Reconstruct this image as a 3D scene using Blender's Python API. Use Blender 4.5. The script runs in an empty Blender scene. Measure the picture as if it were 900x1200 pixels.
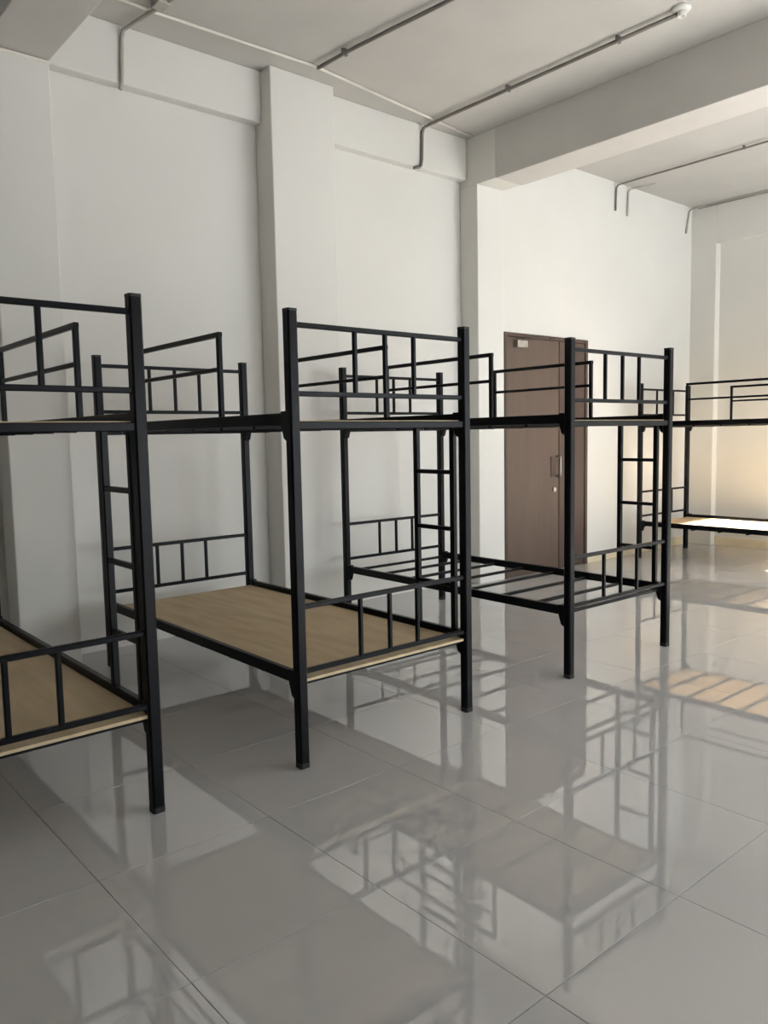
import bpy, bmesh, math, random
from mathutils import Vector, Matrix

random.seed(7)
scene = bpy.context.scene
col = scene.collection

# ------------------------------------------------------------------ camera
F_PX, PITCH, ROLL, YAW, CAM_Z = 928.04, 0.09515, -0.01904, 0.70664, 1.311
fw = Vector((math.sin(YAW)*math.cos(PITCH), math.cos(YAW)*math.cos(PITCH), -math.sin(PITCH)))
rt = Vector((math.cos(YAW), -math.sin(YAW), 0.0))
up = rt.cross(fw)
r2 = rt*math.cos(ROLL) + up*math.sin(ROLL)
u2 = up*math.cos(ROLL) - rt*math.sin(ROLL)
cam_data = bpy.data.cameras.new('camera')
cam_data.sensor_fit = 'VERTICAL'
cam_data.sensor_height = 24.0
cam_data.lens = F_PX/1200*24.0
cam_data.clip_start = 0.05
cam = bpy.data.objects.new('camera', cam_data)
m = Matrix((r2, u2, -fw)).transposed().to_4x4()
m.translation = Vector((0, 0, CAM_Z))
cam.matrix_world = m
col.objects.link(cam)
scene.camera = cam

# ------------------------------------------------------------------ light
world = bpy.data.worlds.new('sky')
scene.world = world
world.use_nodes = True
bg = world.node_tree.nodes['Background']
bg.inputs['Color'].default_value = (0.86, 0.935, 1.0, 1)
bg.inputs['Strength'].default_value = 18.0

sun_data = bpy.data.lights.new('sun', 'SUN')
sun_data.energy = 145.0
sun_data.angle = math.radians(0.6)
sun_data.color = (1.0, 0.945, 0.86)
sun = bpy.data.objects.new('sun', sun_data)
sun_dir = Vector((0.0, 1.0, -0.485)).normalized()
sun.rotation_euler = sun_dir.to_track_quat('-Z', 'Y').to_euler()
sun.location = (3, -8, 8)
col.objects.link(sun)

# unseen window openings behind the camera, sized to steer sun and sky light: x0, x1, z0, z1
WIN = [(7.36, 8.3, 0.3, 3.74), (5.55, 7.05, 0.3, 2.4), (2.3, 4.8, 0.6, 1.6)]
Y_FRONT = -2.6
for x0, x1, z0, z1 in WIN:
    pd = bpy.data.lights.new('window_portal', 'AREA')
    pd.shape = 'RECTANGLE'; pd.size = x1-x0; pd.size_y = z1-z0
    pd.cycles.is_portal = True
    po = bpy.data.objects.new('window_portal', pd)
    po.location = ((x0+x1)/2, Y_FRONT-0.12, (z0+z1)/2)
    po.rotation_euler = (math.radians(90), 0, 0)
    col.objects.link(po)

scene.view_settings.view_transform = 'Standard'
scene.view_settings.look = 'None'
scene.view_settings.gamma = 1.0
scene.view_settings.use_curve_mapping = False
scene.view_settings.exposure = -0.72

# ------------------------------------------------------------------ materials
def srgb(r, g, b):
    f = lambda v: v/12.92 if v <= 0.04045 else ((v+0.055)/1.055)**2.4
    return (f(r/255), f(g/255), f(b/255), 1)

def mat(name, c, rough=0.5, metal=0.0, c2=None, scale=3.0, detail=4.0, bump=0.0, bscale=60.0,
        spec=0.5, stretch=None, obj_var=0.0):
    M = bpy.data.materials.new(name); M.use_nodes = True
    nt = M.node_tree; b = nt.nodes['Principled BSDF']
    b.inputs['Roughness'].default_value = rough
    b.inputs['Metallic'].default_value = metal
    b.inputs['Specular IOR Level'].default_value = spec
    tc = nt.nodes.new('ShaderNodeTexCoord')
    src = tc.outputs['Object']
    if stretch:
        mp = nt.nodes.new('ShaderNodeMapping'); mp.inputs['Scale'].default_value = stretch
        nt.links.new(src, mp.inputs['Vector']); src = mp.outputs['Vector']
    out = None
    if c2:
        n = nt.nodes.new('ShaderNodeTexNoise'); n.inputs['Scale'].default_value = scale; n.inputs['Detail'].default_value = detail
        nt.links.new(src, n.inputs['Vector'])
        cr = nt.nodes.new('ShaderNodeValToRGB')
        cr.color_ramp.elements[0].position = 0.3; cr.color_ramp.elements[0].color = c2
        cr.color_ramp.elements[1].position = 0.7; cr.color_ramp.elements[1].color = c
        nt.links.new(n.outputs['Fac'], cr.inputs['Fac']); out = cr.outputs['Color']
    if obj_var:
        oi = nt.nodes.new('ShaderNodeObjectInfo')
        mr = nt.nodes.new('ShaderNodeMapRange')
        mr.inputs['To Min'].default_value = 1-obj_var; mr.inputs['To Max'].default_value = 1+obj_var
        nt.links.new(oi.outputs['Random'], mr.inputs['Value'])
        hsv = nt.nodes.new('ShaderNodeHueSaturation')
        nt.links.new(mr.outputs['Result'], hsv.inputs['Value'])
        if out: nt.links.new(out, hsv.inputs['Color'])
        else: hsv.inputs['Color'].default_value = c
        out = hsv.outputs['Color']
    if out: nt.links.new(out, b.inputs['Base Color'])
    else: b.inputs['Base Color'].default_value = c
    if bump:
        n2 = nt.nodes.new('ShaderNodeTexNoise'); n2.inputs['Scale'].default_value = bscale; n2.inputs['Detail'].default_value = 3
        nt.links.new(src, n2.inputs['Vector'])
        bp = nt.nodes.new('ShaderNodeBump'); bp.inputs['Strength'].default_value = bump; bp.inputs['Distance'].default_value = 0.002
        nt.links.new(n2.outputs['Fac'], bp.inputs['Height']); nt.links.new(bp.outputs['Normal'], b.inputs['Normal'])
    return M

M_WALL = mat('white_wall_paint', srgb(224, 222, 217), 0.7, c2=srgb(219, 217, 211), scale=1.3, bump=0.15, bscale=25)
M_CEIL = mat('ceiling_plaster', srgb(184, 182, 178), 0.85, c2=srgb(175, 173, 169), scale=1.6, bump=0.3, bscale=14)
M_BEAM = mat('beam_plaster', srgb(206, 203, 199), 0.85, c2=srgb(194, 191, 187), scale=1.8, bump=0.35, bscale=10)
M_TILE = mat('polished_floor_tile', srgb(197, 196, 196), 0.02, c2=srgb(192, 191, 191), scale=2.2, detail=6, spec=0.5, obj_var=0.012)
M_TILE.node_tree.nodes['Principled BSDF'].inputs['IOR'].default_value = 2.0
M_GROUT = mat('tile_grout', srgb(176, 171, 165), 0.8, c2=srgb(160, 155, 149), scale=9)
M_BLACK = mat('black_enamel_steel', srgb(6, 7, 11), 0.34, c2=srgb(4, 4, 7), scale=6, spec=0.13)
M_CAP = mat('black_plastic_cap', srgb(14, 14, 16), 0.6, c2=srgb(20, 20, 22), scale=12)
M_PLY = mat('plywood_board', srgb(206, 187, 155), 0.7, c2=srgb(184, 164, 132), scale=3.2, detail=6, stretch=(5, 0.9, 5), bump=0.2, bscale=40)
M_DOOR = mat('brown_door_laminate', srgb(90, 76, 67), 0.5, c2=srgb(84, 70, 62), scale=3, detail=5, stretch=(8, 8, 0.7), spec=0.3)
M_LEAF2 = mat('brown_narrow_leaf', srgb(76, 62, 56), 0.5, c2=srgb(70, 57, 51), scale=3, detail=5, stretch=(8, 8, 0.7), spec=0.3)
M_DOORDARK = mat('brown_door_frame', srgb(76, 61, 54), 0.55, c2=srgb(70, 56, 49), scale=4, stretch=(8, 8, 0.7), spec=0.3)
M_CHROME = mat('satin_steel', srgb(190, 188, 182), 0.3, 1.0, c2=srgb(170, 168, 162), scale=20)
M_CONDUIT = mat('grey_conduit', srgb(112, 107, 101), 0.5, 0.0, c2=srgb(94, 90, 84), scale=5)
M_CONDUITLIGHT = mat('pale_grey_conduit', srgb(172, 168, 160), 0.5, 0.0, c2=srgb(150, 146, 138), scale=5)
M_CONDUITWHITE = mat('white_conduit', srgb(232, 228, 220), 0.4, c2=srgb(214, 208, 198), scale=3)
M_PLASTIC = mat('white_plastic', srgb(236, 234, 228), 0.35, c2=srgb(228, 226, 220), scale=8)
M_SKIRT = mat('cream_skirting_tile', srgb(226, 214, 186), 0.25, c2=srgb(216, 204, 178), scale=4)
M_ALU = mat('white_window_frame', srgb(225, 225, 222), 0.4, c2=srgb(215, 215, 212), scale=6)

# ------------------------------------------------------------------ helpers
def new_obj(name, me, material, parent=None, loc=(0, 0, 0)):
    o = bpy.data.objects.new(name, me)
    if material and not me.materials: me.materials.append(material)
    o.location = loc
    col.objects.link(o)
    if parent: o.parent = parent
    return o

def empty(name, loc=(0, 0, 0), rz=0.0, parent=None):
    o = bpy.data.objects.new(name, None)
    o.empty_display_size = 0.1
    o.location = loc; o.rotation_euler = (0, 0, rz)
    col.objects.link(o)
    if parent: o.parent = parent
    return o

def tag(o, label=None, cat=None, group=None, kind=None):
    if label: o['label'] = label
    if cat: o['category'] = cat
    if group: o['group'] = group
    if kind: o['kind'] = kind
    return o

def bm_box(bm, x0, x1, y0, y1, z0, z1):
    v = [bm.verts.new(p) for p in ((x0,y0,z0),(x1,y0,z0),(x1,y1,z0),(x0,y1,z0),(x0,y0,z1),(x1,y0,z1),(x1,y1,z1),(x0,y1,z1))]
    for f in ((0,3,2,1),(4,5,6,7),(0,1,5,4),(1,2,6,5),(2,3,7,6),(3,0,4,7)):
        bm.faces.new([v[i] for i in f])

def bm_bar(bm, p0, p1, w, h, ch=0.0, ref=None):
    """square tube from p0 to p1 with softened edges; w along side axis, h along the other"""
    p0, p1 = Vector(p0), Vector(p1)
    d = (p1-p0).normalized()
    ref = Vector(ref) if ref else (Vector((0, 0, 1)) if abs(d.z) < 0.9 else Vector((0, 1, 0)))
    s = d.cross(ref).normalized(); t = s.cross(d).normalized()
    a, b = w/2, h/2
    if ch > 0:
        prof = [(a-ch,-b),(a,-b+ch),(a,b-ch),(a-ch,b),(-a+ch,b),(-a,b-ch),(-a,-b+ch),(-a+ch,-b)]
    else:
        prof = [(a,-b),(a,b),(-a,b),(-a,-b)]
    r0 = [bm.verts.new(p0+s*x+t*y) for x, y in prof]
    r1 = [bm.verts.new(p1+s*x+t*y) for x, y in prof]
    n = len(prof)
    for i in range(n):
        bm.faces.new((r0[i], r0[(i+1) % n], r1[(i+1) % n], r1[i]))
    bm.faces.new(r0[::-1]); bm.faces.new(r1)

def bm_path(bm, pts, r, n=10):
    """round pipe swept along a poly-line"""
    pts = [Vector(p) for p in pts]
    rings = []
    for i, p in enumerate(pts):
        if i == 0: d = pts[1]-pts[0]
        elif i == len(pts)-1: d = pts[-1]-pts[-2]
        else: d = (pts[i+1]-p).normalized() + (p-pts[i-1]).normalized()
        d.normalize()
        ref = Vector((0.31, 0.17, 0.93)) if abs(d.z) < 0.8 else Vector((0.93, 0.31, 0.1))
        s = d.cross(ref).normalized(); t = s.cross(d).normalized()
        rings.append((p, s, t))
    # parallel frames
    out = []
    s_prev = rings[0][1]
    for i, (p, s, t) in enumerate(rings):
        if i == 0: d = (pts[1]-pts[0]).normalized()
        elif i == len(pts)-1: d = (pts[-1]-pts[-2]).normalized()
        else: d = ((pts[i+1]-p).normalized() + (p-pts[i-1]).normalized()).normalized()
        s = (s_prev - d*s_prev.dot(d)).normalized(); t = d.cross(s)
        s_prev = s
        out.append([bm.verts.new(p+s*math.cos(2*math.pi*k/n)*r+t*math.sin(2*math.pi*k/n)*r) for k in range(n)])
    for a, b in zip(out, out[1:]):
        for k in range(n):
            f = bm.faces.new((a[k], a[(k+1) % n], b[(k+1) % n], b[k])); f.smooth = True
    bm.faces.new(out[0][::-1]); bm.faces.new(out[-1])

def bm_lathe(bm, prof, n=24, center=(0, 0, 0)):
    c = Vector(center); rings = []
    for r, z in prof:
        rings.append([bm.verts.new(c+Vector((r*math.cos(2*math.pi*k/n), r*math.sin(2*math.pi*k/n), z))) for k in range(n)])
    for a, b in zip(rings, rings[1:]):
        for k in range(n):
            f = bm.faces.new((a[k], a[(k+1) % n], b[(k+1) % n], b[k])); f.smooth = True
    bm.faces.new(rings[0][::-1]); bm.faces.new(rings[-1])

def finish(bm, name):
    bmesh.ops.recalc_face_normals(bm, faces=bm.faces)
    me = bpy.data.meshes.new(name); bm.to_mesh(me); bm.free()
    return me

def boxes(name, lst, material, parent=None, bevel=0.0):
    bm = bmesh.new()
    for b in lst: bm_box(bm, *b)
    if bevel:
        bmesh.ops.bevel(bm, geom=list(bm.edges), offset=bevel, segments=2, affect='EDGES', profile=0.5)
    return new_obj(name, finish(bm, name), material, parent)

# ------------------------------------------------------------------ room shell
X0, XF = -3.0, 8.646          # left end wall, far wall face
YB, YC, YL = 4.89, 4.686, 4.805 # recessed wall, column / door wall face, ledge beam face
ZC = 3.80
C1 = (1.28, 1.62); C2 = (3.069, 3.604); C3 = (5.097, 5.43)
DOOR = (5.43, 6.67, 2.21)

# floor: grout bed with single polished tiles
floor = boxes('floor', [(X0-0.3, XF+0.3, Y_FRONT-0.2, YB+0.3, -0.12, -0.004)], M_GROUT)
tag(floor, kind='structure')
T, GX, GY, GAP = 0.60, 2.0, 1.09, 0.0016
def tile_mesh(w, d):
    bm = bmesh.new()
    c = 0.0008
    b = [(GAP/2, GAP/2), (w-GAP/2, GAP/2), (w-GAP/2, d-GAP/2), (GAP/2, d-GAP/2)]
    tpts = [(GAP/2+c, GAP/2+c), (w-GAP/2-c, GAP/2+c), (w-GAP/2-c, d-GAP/2-c), (GAP/2+c, d-GAP/2-c)]
    lo = [bm.verts.new((x, y, -0.006)) for x, y in b]
    md = [bm.verts.new((x, y, -0.0006)) for x, y in b]
    hi = [bm.verts.new((x, y, 0.0)) for x, y in tpts]
    for i in range(4):
        j = (i+1) % 4
        bm.faces.new((lo[i], lo[j], md[j], md[i])); bm.faces.new((md[i], md[j], hi[j], hi[i]))
    bm.faces.new(hi); bm.faces.new(lo[::-1])
    return finish(bm, 'tile')
tile_cache = {}
ix0 = math.floor((X0-GX)/T); ix1 = math.ceil((XF-GX)/T)
iy0 = math.floor((Y_FRONT-GY)/T); iy1 = math.ceil((YB-GY)/T)
for i in range(ix0, ix1):
    for j in range(iy0, iy1):
        xa, xb = max(GX+i*T, X0), min(GX+(i+1)*T, XF+0.1)
        ya, yb = max(GY+j*T, Y_FRONT), min(GY+(j+1)*T, YB)
        if xb-xa < 0.02 or yb-ya < 0.02: continue
        key = (round(xb-xa, 4), round(yb-ya, 4))
        if key not in tile_cache: tile_cache[key] = tile_mesh(*key)
        t = new_obj('tile', tile_cache[key], M_TILE, floor, (xa, ya, 0))
        t.rotation_euler = (random.uniform(-1, 1)*0.0003, random.uniform(-1, 1)*0.0003, 0)

# ceiling with the two cross beams
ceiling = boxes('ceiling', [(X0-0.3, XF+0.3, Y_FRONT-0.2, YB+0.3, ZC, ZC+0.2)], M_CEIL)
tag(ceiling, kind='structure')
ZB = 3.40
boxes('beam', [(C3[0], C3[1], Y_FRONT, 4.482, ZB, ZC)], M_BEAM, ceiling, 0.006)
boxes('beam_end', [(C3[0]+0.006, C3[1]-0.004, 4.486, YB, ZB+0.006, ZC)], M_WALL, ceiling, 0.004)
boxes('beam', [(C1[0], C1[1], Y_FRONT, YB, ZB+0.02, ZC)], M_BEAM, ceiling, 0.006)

# back wall: recessed infill, columns, ledge beam, door wall
dx0, dx1, dz = DOOR
wall = boxes('wall_back', [(X0, C3[1], YB, YB+0.2, 0, ZC),
                           (C3[1]-0.01, dx0+0.0, YC+0.006, YB+0.2, 0, ZC),
                           (dx1, XF+0.3, YC+0.006, YB+0.2, 0, ZC),
                           (dx0, dx1, YC+0.006, YB+0.2, dz, ZC),
                           (dx0, dx1, YC+0.13, YB+0.2, 0, dz)], M_WALL)  # last box: unseen backing added behind the door to block sky light
tag(wall, kind='structure')
for a, b in (C1, C2):
    boxes('column', [(a, b, YC, YB, 0, ZC)], M_WALL, wall, 0.008)
boxes('column', [(C3[0], C3[1], YC, YB, 0, ZB+0.01)], M_WALL, wall, 0.008)
for a, b in ((X0, C1[0]), (C1[1], C2[0]), (C2[1], C3[0])):
    boxes('ledge_beam', [(a, b, YL, YB, 3.46, ZC)], M_WALL, wall, 0.008)

# far wall: corner pier and header with a shallow recessed panel
wr = boxes('wall_right', [(XF+0.10, XF+0.3, Y_FRONT, YB, 0, ZC)], M_WALL); tag(wr, kind='structure')
boxes('pier', [(XF, XF+0.12, 4.40, YC+0.02, 0, ZC)], M_WALL, wr, 0.006)
boxes('header', [(XF, XF+0.12, Y_FRONT, 4.40, 3.36, ZC)], M_WALL, wr, 0.006)
wl = boxes('wall_left', [(X0-0.2, X0, Y_FRONT, YB, 0, ZC)], M_WALL); tag(wl, kind='structure')

# unseen wall behind the camera, its window openings shaped for the light
segs = []
xs = sorted(WIN)
prev = X0-0.2
for x0, x1, z0, z1 in xs:
    segs.append((prev, x0, Y_FRONT-0.2, Y_FRONT, 0, ZC))
    segs.append((x0, x1, Y_FRONT-0.2, Y_FRONT, 0, z0))
    segs.append((x0, x1, Y_FRONT-0.2, Y_FRONT, z1, ZC))
    prev = x1
segs.append((prev, XF+0.3, Y_FRONT-0.2, Y_FRONT, 0, ZC))
wf = boxes('wall_front', segs, M_WALL); tag(wf, kind='structure')
for k, (x0, x1, z0, z1) in enumerate(xs):
    y0, y1 = Y_FRONT-0.12, Y_FRONT-0.07
    w = 0.05
    fr = boxes('window_%d' % (k+1), [(x0, x1, y0, y1, z0, z0+w), (x0, x1, y0, y1, z1-w, z1),
                                    (x0, x0+w, y0, y1, z0+w, z1-w), (x1-w, x1, y0, y1, z0+w, z1-w)], M_ALU)
    tag(fr, kind='structure')
    for q in (1, 2):
        xm = x0+(x1-x0)*q/3
        boxes('mullion', [(xm-0.02, xm+0.02, y0+0.005, y1-0.005, z0+w, z1-w)], M_ALU, fr)

# skirting in the far bay
sk = boxes('baseboard_back', [(dx1+0.012, XF, YC-0.006, YC+0.006, 0, 0.10)], M_SKIRT, None, 0.002); tag(sk, kind='structure')
sk = boxes('baseboard_right', [(XF+0.088, XF+0.10, Y_FRONT, 4.40, 0, 0.10)], M_SKIRT, None, 0.002); tag(sk, kind='structure')

# door: wide leaf, narrow leaf, frame, closer, handle
door = empty('door_1', ((dx0+dx1)/2, YC, 0)); tag(door, kind='structure')
def dbox(name, lst, material, parent, bevel=0.0):
    o = boxes(name, lst, material, None, bevel)
    o.parent = parent
    if parent is door: o.matrix_parent_inverse = Matrix.Translation(-door.location)
    return o
XM = 6.235
dbox('door_frame', [(dx0, dx0+0.03, YC-0.008, YC+0.12, 0, dz), (dx1-0.04, dx1, YC-0.008, YC+0.12, 0, dz),
                    (dx0+0.03, dx1-0.04, YC-0.008, YC+0.12, dz-0.035, dz)], M_DOORDARK, door, 0.003)
leaf = dbox('door_leaf', [(dx0+0.033, XM-0.002, YC+0.002, YC+0.05, 0.003, dz-0.038)], M_DOOR, door, 0.003)
leaf2 = dbox('door_leaf', [(XM+0.002, dx1-0.043, YC+0.002, YC+0.05, 0.003, dz-0.038)], M_LEAF2, door, 0.003)
dbox('meeting_strip', [(XM-0.02, XM+0.02, YC-0.006, YC+0.003, 0.008, dz-0.04)], M_DOORDARK, leaf, 0.002)
bm = bmesh.new()
bm_box(bm, 6.095, 6.155, YC-0.004, YC+0.003, 0.90, 1.09)
dbox_me = finish(bm, 'handle_plate')
hp = new_obj('handle_plate', dbox_me, M_DOORDARK, leaf)
bm = bmesh.new()
bm_path(bm, [(6.175, YC+0.0, 0.90), (6.175, YC-0.045, 0.905), (6.175, YC-0.05, 0.93), (6.175, YC-0.05, 1.06), (6.175, YC-0.045, 1.085), (6.175, YC, 1.09)], 0.009)
new_obj('pull_handle', finish(bm, 'pull_handle'), M_CHROME, leaf)
bm = bmesh.new(); bm_path(bm, [(6.14, YC+0.003, 0.775), (6.14, YC-0.014, 0.775)], 0.022, 16)
new_obj('lock_cylinder', finish(bm, 'lock_cylinder'), M_CHROME, leaf)
cl = dbox('door_closer', [(5.56, 5.70, YC-0.05, YC+0.002, 2.08, 2.145)], M_CHROME, door, 0.006)
bm = bmesh.new()
bm_bar(bm, (5.66, YC-0.035, 2.152), (5.93, YC-0.12, 2.165), 0.02, 0.008)
bm_bar(bm, (5.93, YC-0.12, 2.172), (6.16, YC-0.02, 2.185), 0.02, 0.008)
new_obj('closer_arm', finish(bm, 'closer_arm'), M_DOORDARK, cl)
bm = bmesh.new()
bm.free()
# ------------------------------------------------------------------ bunk beds
W, L, H = 0.946, 1.964, 1.80
PS = 0.044
ZL, ZU = 0.363, 1.385
RAIL_H, RAIL_W = 0.048, 0.026
mesh_cache = {}
def cached(key, build, material):
    if key not in mesh_cache:
        bm = bmesh.new(); build(bm)
        me = finish(bm, key); me.materials.append(material)
        mesh_cache[key] = me
    return mesh_cache[key]

def post_build(bm):
    bm_bar(bm, (0, 0, 0.012), (0, 0, H-0.006), PS, PS, 0.006)
def cap_build(bm):
    bm_bar(bm, (0, 0, 0), (0, 0, 0.010), PS+0.002, PS+0.002, 0.007)
def foot_build(bm):
    bm_bar(bm, (0, 0, 0), (0, 0, 0.022), PS+0.001, PS+0.001, 0.006)
def rail_build(bm):
    bm_bar(bm, (0, PS/2-0.002, 0), (0, L-PS/2+0.002, 0), RAIL_W, RAIL_H, 0.003)
def bracket_build(bm):
    # welded hook plate that drops below the rail against the post
    pts = [(0.0, 0.030), (0.034, 0.030), (0.034, -0.028), (0.018, -0.075), (0.0, -0.085)]
    for sx in (-0.017,):
        a = [bm.verts.new((sx, y, z)) for y, z in pts]
        b = [bm.verts.new((sx+0.034, y, z)) for y, z in pts]
        n = len(pts)
        for i in range(n): bm.faces.new((a[i], a[(i+1) % n], b[(i+1) % n], b[i]))
        bm.faces.new(a[::-1]); bm.faces.new(b)
def panel_build(z0, z1):
    def f(bm):
        for z in (z0, z1):
            bm_bar(bm, (PS/2-0.002, 0, z), (W-PS/2+0.002, 0, z), 0.02, 0.02, 0.003)
    return f
def vbar_build(h):
    return lambda bm: bm_bar(bm, (0, 0, 0), (0, 0, h), 0.018, 0.018, 0.003)
GY0, GY1 = 0.55, 1.475
def guard_build(g1):
    return lambda bm: bm_bar(bm, (0, GY0-0.011, 0), (0, g1+0.011, 0), 0.022, 0.022, 0.003)
def gmid_build(g1):
    return lambda bm: bm_bar(bm, (0, GY0, 0), (0, g1, 0), 0.018, 0.018, 0.003)
LY0, LY1 = 0.075, 0.325
def ladder_build(bm):
    for y in (LY0, LY1):
        bm_bar(bm, (0, y, ZL+RAIL_H/2-0.004), (0, y, ZU-RAIL_H/2+0.004), 0.028, 0.028, 0.004)
def rung_build(bm):
    bm_bar(bm, (0, LY0+0.012, 0), (0, LY1-0.012, 0), 0.02, 0.02, 0.003)
def slat_build(bm):
    bm_bar(bm, (RAIL_W/2-0.003, 0, 0), (W-RAIL_W/2+0.003, 0, 0), 0.022, 0.018, 0.003)
def board_build(bm):
    bm_box(bm, RAIL_W/2+0.002, W-RAIL_W/2-0.002, -0.006, L-0.03, -0.006, 0.006)
    bmesh.ops.bevel(bm, geom=list(bm.edges), offset=0.001, segments=1, affect='EDGES')

def bunk_bed(x, y, rz, label, lower_board=True, upper_board=True, guard_ends=(GY1, GY1)):
    root = empty('bunk_bed', (x, y, 0), rz)
    tag(root, label, 'bunk bed', 'black steel bunk beds along the wall')
    for px in (0, W):
        for py in (0, L):
            p = new_obj('post', cached('post', post_build, M_BLACK), None, root, (px, py, 0))
            new_obj('cap', cached('cap', cap_build, M_CAP), None, p, (0, 0, H-0.010))
            new_obj('foot', cached('foot', foot_build, M_CAP), None, p, (0, 0, 0))
    for z in (ZL, ZU):
        for px in (0, W):
            r = new_obj('side_rail', cached('side_rail', rail_build, M_BLACK), None, root, (px, 0, z))
            for e in (0, 1):
                b = new_obj('bracket', cached('bracket', bracket_build, M_BLACK), None, r,
                            (0, PS/2 if e == 0 else L-PS/2, 0))
                if e: b.rotation_euler = (0, 0, math.pi)
        if z == ZU:
            new_obj('edge_cover_bar', cached('edge_cover_bar', lambda bm: bm_bar(bm, (PS/2-0.002, 0, 0), (W-PS/2+0.002, 0, 0), 0.02, 0.03, 0.003), M_BLACK), None, root, (0, -0.004, z-0.026))  # added dark bar, hides most of the upper board's bright front edge
        for k in range(8):
            yy = 0.03+(L-0.06)*k/7
            new_obj('slat', cached('slat', slat_build, M_BLACK), None, root, (0, yy, z-0.028 if (lower_board or z > 1) else z-0.012))
        if (z == ZL and lower_board) or (z == ZU and upper_board):
            new_obj('bed_board', cached('bed_board', board_build, M_PLY), None, root, (0, 0.018 if z == ZU else 0, z-0.012))
    for py, (a0, a1), (b0, b1) in ((0, (0.388, 0.648), (1.481, 1.742)), (L, (0.434, 0.686), (1.481, 1.742))):
        for key, z0, z1 in (('lo%d' % (py > 0), a0, a1), ('up', b0, b1)):
            pn = new_obj('end_panel', cached('end_panel_'+key, panel_build(z0, z1), M_BLACK), None, root, (0, py, 0))
            for dx in (-0.162, 0, 0.162):
                new_obj('bar', cached('bar_'+key, vbar_build(z1-z0-0.016), M_BLACK), None, pn, (W/2+dx, 0, z0+0.008))
    for px, g1 in ((0, guard_ends[0]), (W, guard_ends[1])):
        g = new_obj('guard_rail', cached('guard_rail_%.3f' % g1, guard_build(g1), M_BLACK), None, root, (px, 0, 1.762))
        new_obj('middle_rail', cached('middle_rail_%.3f' % g1, gmid_build(g1), M_BLACK), None, g, (0, 0, -0.148))
        for gy in (GY0, g1):
            hh = 1.752-(ZU+RAIL_H/2-0.004)
            new_obj('upright', cached('upright', lambda bm: bm_bar(bm, (0, 0, 0), (0, 0, hh), 0.022, 0.022, 0.003), M_BLACK), None, g,
                    (0, gy, -(hh+0.010)))
    ld = new_obj('ladder', cached('ladder', ladder_build, M_BLACK), None, root, (W, 0, 0))
    for z in (1.137, 0.867, 0.597):
        new_obj('rung', cached('rung', rung_build, M_BLACK), None, ld, (0, 0, z))
    return root

bunk_bed(1.1286-W, 2.5946, 0.0, 'black steel bunk bed at the left edge of the picture, mostly cut off', guard_ends=(1.57, 1.57))
bunk_bed(1.7259, 2.5512, -0.0023, 'black steel bunk bed with plywood on the lower bunk, before the middle column', guard_ends=(1.475, 1.40))
bunk_bed(3.4425, 2.5269, -0.0153, 'black steel bunk bed with bare open slats on its lower bunk, before the door', lower_board=False, guard_ends=(1.475, 1.385))
bunk_bed(7.335, 2.54, 0.0, 'black steel bunk bed in the bright far corner, cut off by the right edge', guard_ends=(1.455, 1.475))

# ------------------------------------------------------------------ conduits and ceiling fittings
def pipe(name, pts, r, material, label, group='conduits on the ceiling', clips=(), n=10):
    base = Vector(pts[0])
    bm = bmesh.new(); bm_path(bm, [Vector(p)-base for p in pts], r, n)
    o = new_obj(name, finish(bm, name), material, None, base)
    tag(o, label, 'pipe', group)
    for c in clips:
        bm = bmesh.new(); c = Vector(c)-base
        bm_box(bm, c.x-r*1.5, c.x+r*1.5, c.y-r*0.7, c.y+r*0.7, c.z-r*1.12, c.z+r+0.016)
        new_obj('clip', finish(bm, 'clip'), material, o)
    return o
R1 = 0.0125
zc = ZC-R1-0.019
pipe('conduit_pipe', [(3.31, 4.47, zc), (3.33, 4.1, zc), (3.40, 3.44, zc), (3.50, 2.4, zc), (3.58, 1.4, zc)], R1, M_CONDUIT,
     'dark grey conduit crossing the ceiling from above the middle column', clips=[(3.325, 4.2, zc), (3.42, 3.2, zc), (3.52, 2.2, zc)])
yw = YL-R1
pipe('conduit_pipe', [(4.58, 2.60, zc), (4.575, 3.6, zc), (4.57, 4.70, zc), (4.57, yw-0.02, zc-0.008), (4.57, yw, zc-0.04), (4.562, yw, 3.52), (4.553, yw, 3.475), (4.53, yw, 3.455), (4.475, yw, 3.44)],
     R1, M_CONDUIT, 'grey conduit running to the white ceiling lamp base and bent down the wall', clips=[(4.578, 3.0, zc), (4.573, 3.9, zc)])
left_drop = pipe('conduit_pipe', [(2.30, 3.0, zc), (2.2, 4.2, zc), (2.12, 4.68, zc), (2.095, yw-0.02, zc-0.01), (2.093, yw, zc-0.05), (2.08, yw, 3.46), (2.068, yw, 3.42)],
     R1, M_CONDUITLIGHT, 'pale grey conduit dropping down the wall at the upper left')
rw = 0.009
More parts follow.
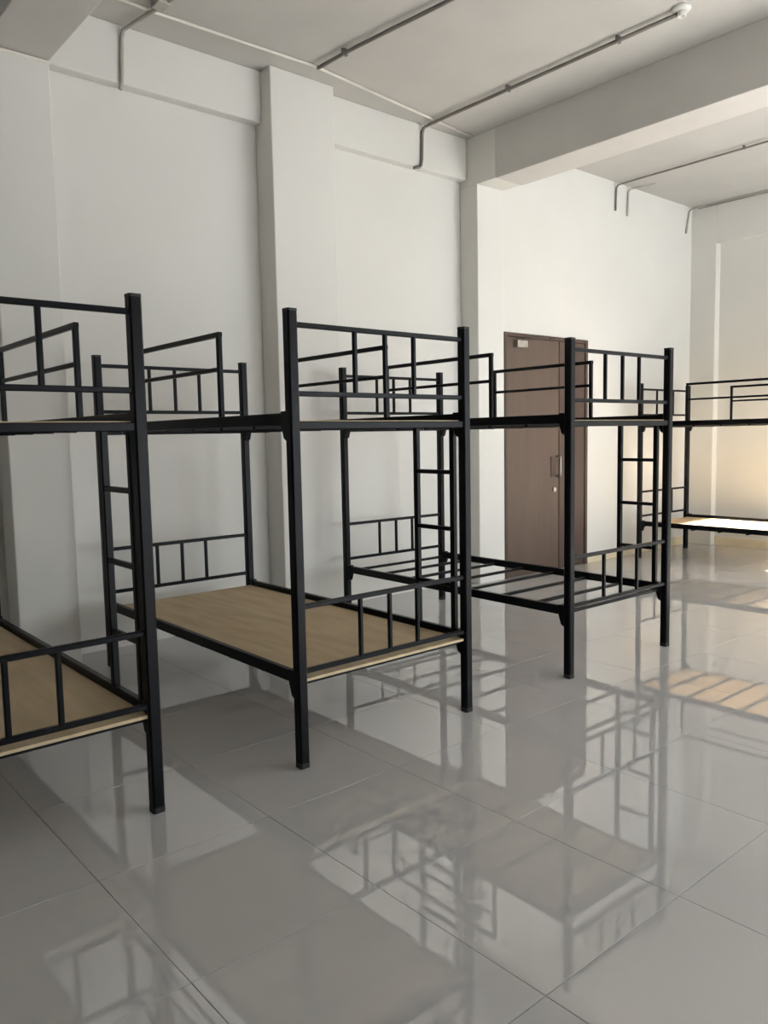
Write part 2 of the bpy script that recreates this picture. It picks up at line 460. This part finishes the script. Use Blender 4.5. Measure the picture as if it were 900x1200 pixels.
pipe('conduit_pipe', [(1.66, 4.50, ZC-rw-0.0005), (2.18, 4.527, ZC-rw-0.0005), (3.30, 4.50, ZC-rw-0.0005), (4.57, 4.66, ZC-rw-0.0005), (5.07, 4.72, ZC-rw-0.0005)],
     rw, M_CONDUITWHITE, 'thin white conduit running along the ceiling edge above the columns')
pipe('conduit_pipe', [(7.14, 2.2, zc), (7.135, 4.60, zc), (7.13, YC-0.03, zc-0.004), (7.13, YC-0.008, zc-0.03), (7.12, YC-0.008, 3.52)],
     0.009, M_CONDUIT, 'thin conduit in the far bay with the longer ceiling run', clips=[(7.137, 3.4, zc)])
pipe('conduit_pipe', [(7.42, 4.42, zc), (7.37, 4.60, zc), (7.35, YC-0.03, zc-0.004), (7.345, YC-0.008, zc-0.03), (7.335, YC-0.008, 3.50)],
     0.009, M_CONDUITLIGHT, 'short thin conduit in the far bay beside the longer one')
pipe('conduit_pipe', [(8.56, 4.50, zc), (8.56, YC-0.03, zc-0.006), (8.56, YC-0.008, zc-0.03), (8.50, YC-0.008, 3.50)],
     0.009, M_CONDUITLIGHT, 'short thin conduit stub in the far corner under the ceiling')
pipe('conduit_pipe', [(XF-0.03, 4.60, zc), (XF-0.03, 2.0, zc)], 0.009, M_CONDUITLIGHT,
     'thin conduit along the top of the far wall')
pipe('conduit_pipe', [(0.55, YC-0.0105, ZB+0.006), (1.62, YC-0.0105, ZB+0.006)], 0.0095, M_CONDUITWHITE,
     'thin white conduit under the beam in the upper left corner')
# lamp base
lb = empty('ceiling_lamp_base', (4.585, 2.575, ZC)); tag(lb, 'small round white lamp base on the ceiling at the end of a conduit', 'lamp')
bm = bmesh.new(); bm_lathe(bm, [(0.055, 0.0), (0.055, -0.012), (0.048, -0.022), (0.03, -0.026)])
new_obj('base_plate', finish(bm, 'base_plate'), M_PLASTIC, lb)
bm = bmesh.new(); bm_lathe(bm, [(0.026, -0.024), (0.026, -0.05), (0.022, -0.055), (0.018, -0.05), (0.016, -0.03)])
new_obj('socket', finish(bm, 'socket'), M_PLASTIC, lb)
# junction box where the left conduits meet
jb = boxes('junction_box', [(2.115, 2.195, 4.33, 4.43, ZC-0.048, ZC-0.001)], M_CONDUITLIGHT, None, 0.006)
jb.parent = left_drop; jb.matrix_parent_inverse = Matrix.Translation(-left_drop.location)
